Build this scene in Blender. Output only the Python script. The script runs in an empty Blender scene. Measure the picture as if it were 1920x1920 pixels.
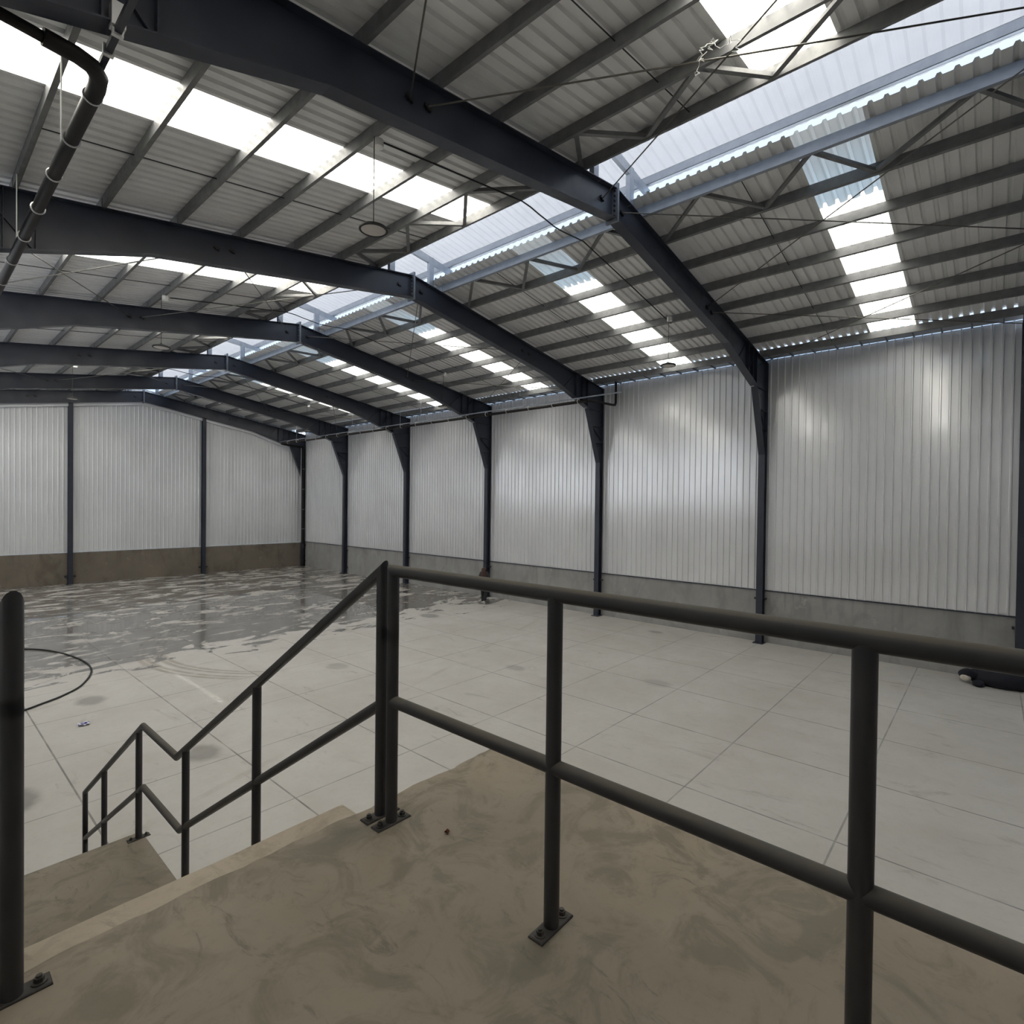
import bpy, math, random
from mathutils import Vector, Matrix
random.seed(7)
D = bpy.data
SC = bpy.context.scene
COL = SC.collection

# ------------------------------------------------------------------ camera, sky, sun, exposure
YAW, PITCH, ROLL, FPX = 0.84781338, -0.01207223, -0.01203491, 1019.29
CAMZ = 4.4


def make_camera():
    f = Vector((math.sin(YAW) * math.cos(PITCH), math.cos(YAW) * math.cos(PITCH), math.sin(PITCH)))
    r = Vector((math.cos(YAW), -math.sin(YAW), 0))
    d = f.cross(r)
    r2 = r * math.cos(ROLL) + d * math.sin(ROLL)
    d2 = -r * math.sin(ROLL) + d * math.cos(ROLL)
    cd = D.cameras.new('camera')
    cd.sensor_width = 36
    cd.lens = 36 * FPX / 1920
    cd.clip_start = 0.05
    cd.clip_end = 300
    o = D.objects.new('camera', cd)
    m = Matrix.Identity(4)
    for i in range(3):
        m[i][0], m[i][1], m[i][2] = r2[i], -d2[i], -f[i]
    m[2][3] = CAMZ
    o.matrix_world = m
    COL.objects.link(o)
    SC.camera = o


make_camera()

W = D.worlds.new('sky')
SC.world = W
W.use_nodes = True
WN = W.node_tree
BG = WN.nodes['Background']
BG.inputs[0].default_value = (0.58, 0.76, 1.0, 1)
BG.inputs[1].default_value = 0.62

SD = D.lights.new('sun', 'SUN')
SD.energy = 23
SD.angle = 0.012
SD.color = (1.0, 0.975, 0.935)
SUN = D.objects.new('sun', SD)
SUN.rotation_euler = Vector((-0.70, -0.08, 0.58)).to_track_quat('Z', 'Y').to_euler()
SUN.location = (-20, -10, 30)
COL.objects.link(SUN)

SC.view_settings.view_transform = 'Standard'
SC.view_settings.look = 'None'
SC.view_settings.gamma = 1
SC.view_settings.use_curve_mapping = False
SC.view_settings.exposure = 1.3
SC.cycles.max_bounces = 12
SC.cycles.diffuse_bounces = 8
SC.cycles.transmission_bounces = 8
SC.cycles.use_denoising = True
SC.cycles.sample_clamp_indirect = 6


# ------------------------------------------------------------------ node helpers and materials
class NT:
    def __init__(self, name):
        self.m = D.materials.new(name)
        self.m.use_nodes = True
        self.t = self.m.node_tree
        self.n = self.t.nodes
        self.b = self.n['Principled BSDF']
        self.out = self.n['Material Output']
        g = self.n.new('ShaderNodeNewGeometry')
        self.pos = g.outputs['Position']

    def L(self, a, b):
        self.t.links.new(a, b)

    def put(self, sock, v):
        if hasattr(v, 'is_output'):
            self.L(v, sock)
        elif isinstance(v, (tuple, list)):
            sock.default_value = tuple(v) if len(v) == 4 or sock.type == 'VECTOR' else (*v, 1)
        else:
            sock.default_value = v

    def math(self, op, a, b=0.0, clamp=False):
        n = self.n.new('ShaderNodeMath')
        n.operation = op
        n.use_clamp = clamp
        self.put(n.inputs[0], a)
        self.put(n.inputs[1], b)
        return n.outputs[0]

    def xyz(self, v=None):
        n = self.n.new('ShaderNodeSeparateXYZ')
        self.L(v or self.pos, n.inputs[0])
        return n.outputs[0], n.outputs[1], n.outputs[2]

    def scaled(self, s):
        n = self.n.new('ShaderNodeVectorMath')
        n.operation = 'MULTIPLY'
        self.L(self.pos, n.inputs[0])
        n.inputs[1].default_value = s
        return n.outputs[0]

    def noise(self, scale, detail=5, rough=0.55, vec=None, dist=0.0):
        n = self.n.new('ShaderNodeTexNoise')
        n.inputs['Scale'].default_value = scale
        n.inputs['Detail'].default_value = detail
        n.inputs['Roughness'].default_value = rough
        n.inputs['Distortion'].default_value = dist
        self.L(vec or self.pos, n.inputs['Vector'])
        return n.outputs[0]

    def ramp(self, v, lo, hi, a=0.0, b=1.0):
        n = self.n.new('ShaderNodeMapRange')
        n.interpolation_type = 'SMOOTHSTEP'
        self.put(n.inputs[0], v)
        n.inputs[1].default_value, n.inputs[2].default_value = lo, hi
        n.inputs[3].default_value, n.inputs[4].default_value = a, b
        return n.outputs[0]

    def mix(self, f, a, b):
        n = self.n.new('ShaderNodeMix')
        n.data_type = 'RGBA'
        self.put(n.inputs[0], f)
        self.put(n.inputs[6], a)
        self.put(n.inputs[7], b)
        return n.outputs[2]

    def bump(self, h, strength, dist=0.01):
        n = self.n.new('ShaderNodeBump')
        n.inputs['Strength'].default_value = strength
        n.inputs['Distance'].default_value = dist
        self.L(h, n.inputs['Height'])
        self.L(n.outputs[0], self.b.inputs['Normal'])

    def set(self, **k):
        names = dict(color='Base Color', rough='Roughness', metal='Metallic', spec='Specular IOR Level', coat='Coat Weight')
        for a, v in k.items():
            self.put(self.b.inputs[names[a]], v)
        return self.m


def simple(name, c1, c2=None, scale=3.0, rough=0.5, metal=0.0, bump=0.0, rvar=0.0, spec=0.5):
    t = NT(name)
    nz = t.noise(scale)
    col = c1 if c2 is None else t.mix(t.ramp(nz, 0.3, 0.7), c1, c2)
    r = rough if not rvar else t.ramp(t.noise(scale * 2.3), 0.3, 0.7, rough - rvar, rough + rvar)
    if bump:
        t.bump(t.noise(scale * 12), bump, 0.004)
    return t.set(color=col, rough=r, metal=metal, spec=spec)


M = {}
M['steel'] = simple('anthracite_paint', (0.024, 0.029, 0.045), (0.032, 0.038, 0.057), 1.5, 0.36, 0, 0, 0.06)


def rail_mat():
    t = NT('rail_paint')
    g = [n for n in t.n if n.type == 'NEW_GEOMETRY'][0]
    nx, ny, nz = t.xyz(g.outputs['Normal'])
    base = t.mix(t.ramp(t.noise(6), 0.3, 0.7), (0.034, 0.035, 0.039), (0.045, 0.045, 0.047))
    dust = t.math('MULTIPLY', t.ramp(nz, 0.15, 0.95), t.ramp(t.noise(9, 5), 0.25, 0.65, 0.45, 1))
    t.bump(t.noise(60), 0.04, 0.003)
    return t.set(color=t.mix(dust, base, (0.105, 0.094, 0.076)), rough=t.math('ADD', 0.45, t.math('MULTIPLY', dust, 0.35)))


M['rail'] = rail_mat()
M['jointplate'] = simple('ridge_plate_steel', (0.15, 0.17, 0.20), (0.19, 0.21, 0.24), 4, 0.4, 0.2)
M['plate'] = simple('dusty_plate_paint', (0.045, 0.042, 0.040), (0.075, 0.066, 0.056), 14, 0.6)
M['galv'] = simple('galvanised_steel', (0.15, 0.153, 0.158), (0.20, 0.203, 0.208), 5, 0.45, 0.2, 0, 0.06)
M['galv_pale_skylit'] = simple('pale_skylit_galvanised_steel', (0.27, 0.30, 0.35), (0.32, 0.35, 0.40), 5, 0.36, 0.25, 0, 0.05)  # bluish copy of galv: sky light painted in at ridge purlin and monitor
M['roof'] = simple('roof_sheet_underside', (0.72, 0.725, 0.72), (0.79, 0.795, 0.79), 1.2, 0.45, 0.1, 0, 0.08)
M['pipe'] = simple('black_plastic_pipe', (0.010, 0.009, 0.009), (0.016, 0.013, 0.012), 4, 0.5, 0, 0, 0, 0.25)
M['rodsteel'] = simple('rod_steel', (0.12, 0.115, 0.10), None, 3, 0.4, 0.5)
M['zinc'] = simple('zinc_clamp', (0.62, 0.62, 0.62), None, 3, 0.35, 0.6)
M['black'] = simple('black_rubber', (0.012, 0.012, 0.013), None, 3, 0.6)
M['lens'] = simple('opal_lens', (0.55, 0.52, 0.49), None, 3, 0.5)
M['whitepvc'] = simple('white_plastic', (0.88, 0.88, 0.86), None, 3, 0.5)
M['bolt'] = simple('bolt_steel', (0.035, 0.036, 0.04), None, 3, 0.4, 0.4)


def cladding_mat():
    t = NT('white_cladding')
    st = t.noise(0.5, 3, 0.5)
    col = t.mix(t.ramp(st, 0.3, 0.7), (0.76, 0.77, 0.79), (0.82, 0.83, 0.85))
    r = t.ramp(t.noise(1.0, 4, 0.6, t.scaled((4, 4, 0.3))), 0.3, 0.7, 0.13, 0.22)
    t.bump(t.noise(1.0, 3, 0.5, t.scaled((4, 4, 0.8))), 0.07, 0.006)
    return t.set(color=col, rough=r, spec=0.8, metal=0.25)


M['clad'] = cladding_mat()


def translucent(name, c, d, mixf=0.25):
    t = NT(name)
    tr = t.n.new('ShaderNodeBsdfTranslucent')
    nz = t.ramp(t.noise(2.5), 0.3, 0.7)
    t.put(tr.inputs[0], t.mix(nz, c, tuple(x * 0.93 for x in c)))
    df = t.n.new('ShaderNodeBsdfDiffuse')
    t.put(df.inputs[0], d)
    mx = t.n.new('ShaderNodeMixShader')
    mx.inputs[0].default_value = mixf
    t.L(tr.outputs[0], mx.inputs[1])
    t.L(df.outputs[0], mx.inputs[2])
    t.L(mx.outputs[0], t.out.inputs[0])
    return t.m


M['strip'] = translucent('rooflight_fibreglass', (0.66, 0.64, 0.58), (0.6, 0.6, 0.56), 0.2)
M['added_opal_band'] = translucent('added_translucent_sheet', (0.135, 0.142, 0.153), (0.6, 0.6, 0.6), 0.25)  # for the added band on the left wall that brightens the hall
M['opal'] = translucent('opal_polycarbonate', (0.074, 0.079, 0.088), (0.6, 0.6, 0.62), 0.2)


def floor_mat():
    t = NT('floor_concrete')
    x, y, z = t.xyz()
    big = t.noise(0.35, 6, 0.6)
    mid = t.noise(1.0, 5, 0.6, t.scaled((0.9, 0.45, 1)))
    fine = t.noise(9, 6, 0.65)
    col = t.mix(t.ramp(big, 0.3, 0.7), (0.50, 0.478, 0.445), (0.565, 0.545, 0.515))
    col = t.mix(t.ramp(mid, 0.45, 0.75, 0, 0.5), col, (0.46, 0.425, 0.38))
    col = t.mix(t.ramp(fine, 0.45, 0.8, 0, 0.35), col, (0.42, 0.40, 0.37))
    # scuffs
    sc = t.noise(1.0, 6, 0.7, t.scaled((1.5, 0.55, 1)), 1.6)
    col = t.mix(t.ramp(sc, 0.58, 0.72, 0, 0.55), col, (0.29, 0.27, 0.245))

    def joint(c, o, p, w):
        a = t.math('SUBTRACT', c, o)
        a = t.math('DIVIDE', a, p)
        a = t.math('FRACT', t.math('ADD', a, 40.5))
        a = t.math('ABSOLUTE', t.math('SUBTRACT', a, 0.5))
        return t.ramp(t.math('MULTIPLY', a, p), w * 0.5, w, 1, 0)
    jf = t.math('MAXIMUM', joint(x, 3.935, 2.145, 0.017), t.math('MULTIPLY', joint(y, 3.56, 2.075, 0.017), 0.75))
    jn = t.ramp(t.noise(1.3, 3), 0.25, 0.65, 0.35, 1.0)
    jf = t.math('MULTIPLY', jf, jn)

    # tyre arcs
    def ring(cx, cy, r, w, y0, y1, xmax, s):
        dx = t.math('SUBTRACT', x, cx)
        dy = t.math('SUBTRACT', y, cy)
        d = t.math('SQRT', t.math('ADD', t.math('MULTIPLY', dx, dx), t.math('MULTIPLY', dy, dy)))
        a = t.ramp(t.math('ABSOLUTE', t.math('SUBTRACT', d, r)), w * 0.6, w, s, 0)
        a = t.math('MULTIPLY', a, t.ramp(y, y0, y0 + 0.8))
        a = t.math('MULTIPLY', a, t.ramp(y, y1 - 0.8, y1, 1, 0))
        return t.math('MULTIPLY', a, t.math('LESS_THAN', x, xmax))
    tm = None
    for cx, r in ((9.3, 4.87), (9.3, 4.70), (9.3, 4.45), (9.3, 4.28)):
        a = ring(cx, 17.2, r, 0.07, 13.6, 21.5, 8.0, 0.6)
        tm = a if tm is None else t.math('MAXIMUM', tm, a)
    for (ax, ay, bx) in ((1.5, 14.8, 0.03), (7.5, 10.2, 0.04)):
        ln = t.math('ABSOLUTE', t.math('SUBTRACT', t.math('SUBTRACT', y, ay), t.math('MULTIPLY', t.math('SUBTRACT', x, ax), 0.28 + bx)))
        a = t.ramp(ln, 0.03, 0.11, 0.22, 0)
        tm = t.math('MAXIMUM', tm, t.math('MULTIPLY', a, t.ramp(t.noise(0.6, 2), 0.4, 0.6)))
    tm = t.math('MULTIPLY', tm, t.ramp(t.noise(3, 3), 0.3, 0.55, 0.4, 1))
    col = t.mix(tm, col, (0.24, 0.20, 0.15))
    # round dark spots
    spots = None
    for (sx, sy, r, k) in ((2.83, 14.77, 0.30, 0.6), (1.05, 10.6, 0.42, 0.75), (3.55, 10.3, 0.32, 0.6), (17.72, 8.8, 0.22, 0.55),
                           (13.95, 16.6, 0.38, 0.7), (7.9, 13.2, 0.28, 0.4), (11.1, 9.6, 0.25, 0.4), (12.6, 6.2, 0.3, 0.3)):
        dx = t.math('SUBTRACT', x, sx)
        dy = t.math('SUBTRACT', y, sy)
        d = t.math('SQRT', t.math('ADD', t.math('MULTIPLY', dx, dx), t.math('MULTIPLY', t.math('MULTIPLY', dy, dy), 0.55)))
        a = t.ramp(t.math('ADD', d, t.math('MULTIPLY', t.noise(5, 3), 0.12)), r * 0.75, r + 0.1, k, 0)
        spots = a if spots is None else t.math('MAXIMUM', spots, a)
    col = t.mix(spots, col, (0.17, 0.16, 0.145))
    # wet area: starts about y = 17 and reaches the far wall
    wn = t.noise(1.0, 7, 0.62, t.scaled((0.5, 1.1, 1)), 0.9)
    edge = t.math('ADD', t.math('MULTIPLY', t.math('SUBTRACT', y, 17.2), 0.20), t.math('MULTIPLY', t.math('SUBTRACT', wn, 0.5), 2.6))
    wetb = t.ramp(edge, 0.0, 0.10)
    dry = t.noise(1.0, 7, 0.68, t.scaled((0.55, 1.15, 1)), 1.2)
    ylim = t.ramp(y, 18, 36, 0.0, 0.035)
    wet = t.math('MULTIPLY', wetb, t.ramp(t.math('SUBTRACT', dry, ylim), 0.42, 0.455, 0.2, 1.0))
    pool = t.math('MULTIPLY', wetb, t.ramp(t.math('SUBTRACT', dry, ylim), 0.49, 0.52))
    col = t.mix(t.math('MULTIPLY', wet, 0.82), col, (0.125, 0.115, 0.105))
    col = t.mix(t.math('MULTIPLY', jf, 0.8), col, (0.10, 0.095, 0.085))
    r1 = t.ramp(t.noise(2.0, 5), 0.3, 0.7, 0.42, 0.62)
    r2 = t.math('ADD', t.math('MULTIPLY', r1, t.math('SUBTRACT', 1.0, wet)), t.math('MULTIPLY', wet, 0.22))
    r3 = t.math('ADD', t.math('MULTIPLY', r2, t.math('SUBTRACT', 1.0, pool)), t.math('MULTIPLY', pool, 0.02))
    h = t.math('MULTIPLY', t.math('ADD', fine, t.math('MULTIPLY', mid, 0.5)), t.math('SUBTRACT', 1.0, wet))
    t.bump(t.math('SUBTRACT', h, t.math('MULTIPLY', jf, 1.2)), 0.08, 0.01)
    return t.set(color=col, rough=r3, spec=0.5)


M['floor'] = floor_mat()


def platform_mat(name, a, b, c):
    t = NT(name)
    col = t.mix(t.ramp(t.noise(1.1, 6, 0.6), 0.35, 0.65), a, b)
    col = t.mix(t.ramp(t.noise(3.2, 6, 0.65, None, 1.5), 0.46, 0.62, 0, 0.85), col, c)
    col = t.mix(t.ramp(t.noise(2.0, 7, 0.7, t.scaled((3.5, 1.2, 1)), 2.0), 0.57, 0.72, 0, 0.6), col, tuple(x * 0.55 for x in c))
    col = t.mix(t.ramp(t.noise(28, 4, 0.6), 0.5, 0.75, 0, 0.25), col, tuple(x * 0.6 for x in a))
    t.bump(t.noise(18, 6, 0.65), 0.12, 0.006)
    return t.set(color=col, rough=t.ramp(t.noise(2.5, 5), 0.3, 0.7, 0.42, 0.68), spec=0.4)


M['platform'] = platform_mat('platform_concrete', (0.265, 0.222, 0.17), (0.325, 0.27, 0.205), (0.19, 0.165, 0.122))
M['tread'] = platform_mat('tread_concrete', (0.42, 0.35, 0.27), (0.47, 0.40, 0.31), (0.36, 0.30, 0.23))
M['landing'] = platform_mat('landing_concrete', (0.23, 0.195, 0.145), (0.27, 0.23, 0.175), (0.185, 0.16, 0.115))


def plinth_mat(name, a, b, stain, pale):
    t = NT(name)
    x, y, z = t.xyz()
    col = t.mix(t.ramp(t.noise(0.9, 6, 0.6), 0.3, 0.7), a, b)
    col = t.mix(t.ramp(t.noise(1.0, 6, 0.65, t.scaled((1.1, 1.1, 0.6)), 0.8), 0.48, 0.70, 0, 0.75), col, stain)
    col = t.mix(t.ramp(t.noise(1.7, 6, 0.7, None, 0.6), 0.60, 0.72, 0, 0.6), col, pale)
    drip = t.noise(1.0, 4, 0.6, t.scaled((4, 4, 0.25)))
    col = t.mix(t.math('MULTIPLY', t.ramp(drip, 0.5, 0.75), t.ramp(z, 0.7, 1.7, 0, 0.5)), col, tuple(v * 0.6 for v in stain))
    t.bump(t.noise(14, 5), 0.1, 0.006)
    return t.set(color=col, rough=0.8, spec=0.3)


M['plinth_right'] = plinth_mat('right_plinth_concrete', (0.30, 0.295, 0.285), (0.36, 0.355, 0.345), (0.24, 0.237, 0.23), (0.46, 0.455, 0.44))
M['plinth_back'] = plinth_mat('back_plinth_concrete', (0.175, 0.15, 0.12), (0.215, 0.185, 0.148), (0.12, 0.10, 0.077), (0.36, 0.33, 0.285))


# ------------------------------------------------------------------ mesh helpers
class MB:
    def __init__(self):
        self.v, self.f = [], []

    def add(self, vs, fs):
        k = len(self.v)
        self.v += [tuple(p) for p in vs]
        self.f += [tuple(i + k for i in f) for f in fs]
        return self

    def box(self, x0, x1, y0, y1, z0, z1):
        vs = [(x, y, z) for z in (z0, z1) for y in (y0, y1) for x in (x0, x1)]
        return self.add(vs, [(0, 2, 3, 1), (4, 5, 7, 6), (0, 1, 5, 4), (2, 6, 7, 3), (0, 4, 6, 2), (1, 3, 7, 5)])

    def bar(self, a, b, w, h, up=(0, 0, 1)):
        a, b = Vector(a), Vector(b)
        d = (b - a).normalized()
        s = d.cross(Vector(up))
        if s.length < 1e-4:
            s = d.cross(Vector((1, 0, 0)))
        s.normalize()
        u = s.cross(d)
        vs = []
        for p in (a, b):
            for i, j in ((-1, -1), (1, -1), (1, 1), (-1, 1)):
                vs.append(p + s * (i * w / 2) + u * (j * h / 2))
        return self.add(vs, [(0, 1, 2, 3), (7, 6, 5, 4), (0, 4, 5, 1), (1, 5, 6, 2), (2, 6, 7, 3), (3, 7, 4, 0)])

    def tube(self, pts, r, n=12, caps=True):
        pts = [Vector(p) for p in pts]
        m = len(pts)
        dirs = []
        for i in range(m):
            a = (pts[i] - pts[i - 1]).normalized() if i > 0 else None
            b = (pts[i + 1] - pts[i]).normalized() if i < m - 1 else None
            dirs.append((a, b))
        d0 = dirs[0][1]
        ref = Vector((0, 0, 1)) if abs(d0.z) < 0.9 else Vector((1, 0, 0))
        s = d0.cross(ref).normalized()
        u = s.cross(d0).normalized()
        ring = [s * math.cos(2 * math.pi * k / n) * r + u * math.sin(2 * math.pi * k / n) * r for k in range(n)]
        vs, fs = [], []
        off = ring
        for i in range(m):
            a, b = dirs[i]
            if a is None:
                cur = [pts[0] + o for o in off]
                d = b
            else:
                nrm = (a + b).normalized() if b is not None else a
                cur = []
                for k in range(n):
                    base = pts[i - 1] + off[k]
                    tt = (pts[i] - base).dot(nrm) / a.dot(nrm)
                    cur.append(base + a * tt)
                if b is not None:
                    q = a.rotation_difference(b)
                    off = [q @ o for o in off]
            vs += cur
        for i in range(m - 1):
            for k in range(n):
                k2 = (k + 1) % n
                fs.append((i * n + k, i * n + k2, (i + 1) * n + k2, (i + 1) * n + k))
        if caps:
            fs.append(tuple(reversed(range(n))))
            fs.append(tuple((m - 1) * n + k for k in range(n)))
        return self.add(vs, fs)

    def prism_y(self, poly, y0, y1):
        n = len(poly)
        vs = [(x, y0, z) for x, z in poly] + [(x, y1, z) for x, z in poly]
        fs = [tuple(range(n)), tuple(reversed(range(n, 2 * n)))]
        fs += [(i, i + n, (i + 1) % n + n, (i + 1) % n) for i in range(n)]
        return self.add(vs, fs)

    def strip_y(self, pts, th, y0, y1):
        """plate following a polyline in XZ"""
        for (a, b) in zip(pts[:-1], pts[1:]):
            dx, dz = b[0] - a[0], b[1] - a[1]
            l = math.hypot(dx, dz)
            nx, nz = -dz / l * th, dx / l * th
            self.prism_y([a, b, (b[0] + nx, b[1] + nz), (a[0] + nx, a[1] + nz)], y0, y1)
        return self

    def cyl(self, c, r, h, n=16, axis='z', r2=None):
        r2 = r if r2 is None else r2
        vs = []
        for k, rr in ((0, r), (1, r2)):
            for i in range(n):
                a = 2 * math.pi * i / n
                p = (rr * math.cos(a), rr * math.sin(a), k * h)
                if axis == 'y':
                    p = (p[0], p[2], p[1])
                elif axis == 'x':
                    p = (p[2], p[0], p[1])
                vs.append((c[0] + p[0], c[1] + p[1], c[2] + p[2]))
        fs = [tuple(reversed(range(n))), tuple(range(n, 2 * n))]
        fs += [(i, (i + 1) % n, (i + 1) % n + n, i + n) for i in range(n)]
        return self.add(vs, fs)

    def lathe(self, prof, n=24, c=(0, 0, 0)):
        vs, fs = [], []
        for r, z in prof:
            for i in range(n):
                a = 2 * math.pi * i / n
                vs.append((c[0] + r * math.cos(a), c[1] + r * math.sin(a), c[2] + z))
        for j in range(len(prof) - 1):
            for i in range(n):
                fs.append((j * n + i, j * n + (i + 1) % n, (j + 1) * n + (i + 1) % n, (j + 1) * n + i))
        return self.add(vs, fs)


def recalc(me):
    import bmesh
    b = bmesh.new()
    b.from_mesh(me)
    bmesh.ops.recalc_face_normals(b, faces=b.faces)
    b.to_mesh(me)
    b.free()


def obj(name, mb, mat, parent=None, smooth=False, world=True):
    """one mesh object; coordinates are world ones unless the parent is a builder root (world=False)"""
    me = D.meshes.new(name)
    vs = mb.v
    if parent is not None and world:
        l = Vector((0, 0, 0))
        q = parent
        while q is not None:
            l = l + q.location
            q = q.parent
        vs = [(x - l[0], y - l[1], z - l[2]) for x, y, z in vs]
    me.from_pydata(vs, [], mb.f)
    recalc(me)
    if smooth:
        try:
            me.shade_smooth()
            me.set_sharp_from_angle(angle=math.radians(40))
        except Exception:
            pass
    me.materials.append(mat if not isinstance(mat, str) else M[mat])
    o = D.objects.new(name, me)
    COL.objects.link(o)
    if parent is not None:
        o.parent = parent
    return o


def tag(o, label, cat, group=None):
    o['label'] = label
    o['category'] = cat
    if group:
        o['group'] = group
    return o


def empty(name, loc, label, cat, group=None):
    o = D.objects.new(name, None)
    o.empty_display_size = 0.2
    o.location = loc
    COL.objects.link(o)
    return tag(o, label, cat, group)


def struct(o):
    o['kind'] = 'structure'
    return o


def copy_tree(o, parent=None):
    c = o.copy()
    COL.objects.link(c)
    c.parent = parent
    for ch in list(o.children):
        copy_tree(ch, c)
    return c


# ------------------------------------------------------------------ main dimensions
RX = 9.24                       # ridge line
XR, XL = 18.90, -0.66           # side walls
YB, YN = 36.20, -7.0            # far and near walls
BAY = 6.24
FY = [-0.60, 5.64, 11.88, 18.12, 24.36, 30.60, 35.95]
ORD = ['nearest', 'second', 'third', 'fourth', 'fifth', 'sixth']
top = lambda x: 10.57 - 0.15 * abs(x - RX)      # top of the rafters
PZ = 0.19                                       # purlin height
roofz = lambda x: top(x) + PZ                   # underside of the roof pans
P = 0.208                                       # rib pitch
S0 = 1.615                                      # first rooflight edge
SW = 5 * P


def under(x):                                   # underside of a rafter
    d = abs(x - RX)
    return 9.99 - 0.1634 * d if d < 6.06 else 9.0 - 0.312 * (d - 6.06)


# ------------------------------------------------------------------ floor, walls
fl = MB()
fl.box(XL - 0.3, XR + 0.3, YN - 0.3, YB + 0.3, -0.2, 0.0)
struct(obj('floor', fl, 'floor'))


def clad_profile(s0, s1, pitch=P, depth=0.034):
    pts = []
    n = int((s1 - s0) / pitch)
    pitch = (s1 - s0) / n
    for i in range(n):
        a = s0 + i * pitch
        pts += [(a, 0), (a + pitch * 0.72, 0), (a + pitch * 0.78, depth), (a + pitch * 0.94, depth)]
    pts.append((s1, 0))
    return pts


def sheet_wall(prof, place, zlo, zhi):
    mb = MB()
    vs, fs = [], []
    for i, (s, d) in enumerate(prof):
        vs += [place(s, d, zlo), place(s, d, zhi(s))]
        if i:
            k = 2 * i
            fs.append((k - 2, k, k + 1, k - 1))
    return mb.add(vs, fs)


pw = MB().box(XR, XR + 0.25, YN, YB + 0.25, 0, 1.70)
wr = struct(obj('wall_right', pw, 'plinth_right'))
wr['label'] = 'grey concrete plinth under the right cladding'
obj('cladding', sheet_wall(clad_profile(YN, YB), lambda s, d, z: (18.935 - d, s, z), 1.72, lambda s: 9.275), 'clad', wr)['label'] = 'white ribbed metal cladding'
obj('dark_base_strip', MB().box(18.86, 18.96, YN, YB, 1.69, 1.722), 'steel', wr)['label'] = 'thin dark strip under the cladding'  # thin dark strip along the foot of the cladding

pb = MB().box(XL, XR, YB, YB + 0.25, 0, 1.64)
wb = struct(obj('wall_back', pb, 'plinth_back'))
wb['label'] = 'brown stained concrete plinth of the far wall'
obj('cladding', sheet_wall(clad_profile(XL, XR), lambda s, d, z: (s, YB + 0.02 - d, z), 1.66, lambda s: max(8.0, under(s) + 0.03)), 'clad', wb)['label'] = 'pale ribbed metal cladding'
tb = MB()
for a, b in ((XL + 0.9, RX - 6.06), (RX - 6.06, RX), (RX, RX + 6.06), (RX + 6.06, XR - 1.1)):
    tb.prism_y([(a, under(a) - 0.16), (b, under(b) - 0.16), (b, under(b) + 0.02), (a, under(a) + 0.02)], YB - 0.15, YB - 0.03)
struct(obj('trim_1', tb, 'clad'))

pl = MB().box(XL - 0.25, XL, YN, YB + 0.25, 0, 1.70)
wl = struct(obj('wall_left', pl, 'plinth_right'))
obj('cladding', sheet_wall(clad_profile(YN, YB), lambda s, d, z: (XL - 0.035 + d, s, z), 1.70, lambda s: 9.20 if s < 11.9 else 4.5), 'clad', wl)
obj('added_light_band', sheet_wall(clad_profile(11.9, YB), lambda s, d, z: (XL - 0.035 + d, s, z), 4.48, lambda s: 9.20), 'added_opal_band', wl)['label'] = 'unseen translucent band added to brighten the hall'  # added out of view, glows with sun to lift the hall's light
pn = MB().box(XL - 0.25, XR + 0.25, YN - 0.25, YN, 0, 1.70)
wn = struct(obj('wall_near', pn, 'plinth_right'))
obj('cladding', sheet_wall(clad_profile(XL, XR), lambda s, d, z: (s, YN - 0.035 + d, z), 1.70, lambda s: roofz(s) + 0.05), 'clad', wn)
# gable above the far rafter
obj('gable_cladding', sheet_wall(clad_profile(XL, XR), lambda s, d, z: (s, YB + 0.06 - d, z), 8.6, lambda s: roofz(s) + 0.02), 'clad', wb)

# ------------------------------------------------------------------ roof sheets and rooflights
def roof_ribs():
    """(y, dz) profile along the building, rooflight edges fall in the middle of a pan"""
    y = S0 - P * math.ceil((S0 - (YN - 0.2)) / P)
    out = []
    while y < YB + 0.25:
        out += [(y, 0), (y + P * 0.29, 0), (y + P * 0.39, 0.046), (y + P * 0.61, 0.046), (y + P * 0.71, 0)]
        y += P
    out.append((y, 0))
    return out


def strip_no(y):
    k = math.floor((y - S0) / BAY)
    return k if k >= 0 and 0 <= (y - S0) - k * BAY <= SW else None


RIBS = roof_ribs()
roof = MB()
strips = {}
for side in (-1, 1):
    x0 = RX + (0.69 if side > 0 else -0.74)
    x1 = 18.215 if side > 0 else XL - 0.3
    for (ya, da), (yb, db) in zip(RIBS[:-1], RIBS[1:]):
        k = strip_no((ya + yb) / 2)
        mb = roof if k is None else strips.setdefault((side, k), MB())
        vs = [(x0, ya, roofz(x0) + da), (x0, yb, roofz(x0) + db), (x1, yb, roofz(x1) + db), (x1, ya, roofz(x1) + da)]
        mb.add(vs, [(0, 1, 2, 3)])
struct(obj('ceiling', roof, 'roof'))
wi = 1
for key in sorted(strips):
    struct(obj('window_%d' % wi, strips[key], 'strip'))
    wi += 1

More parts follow.
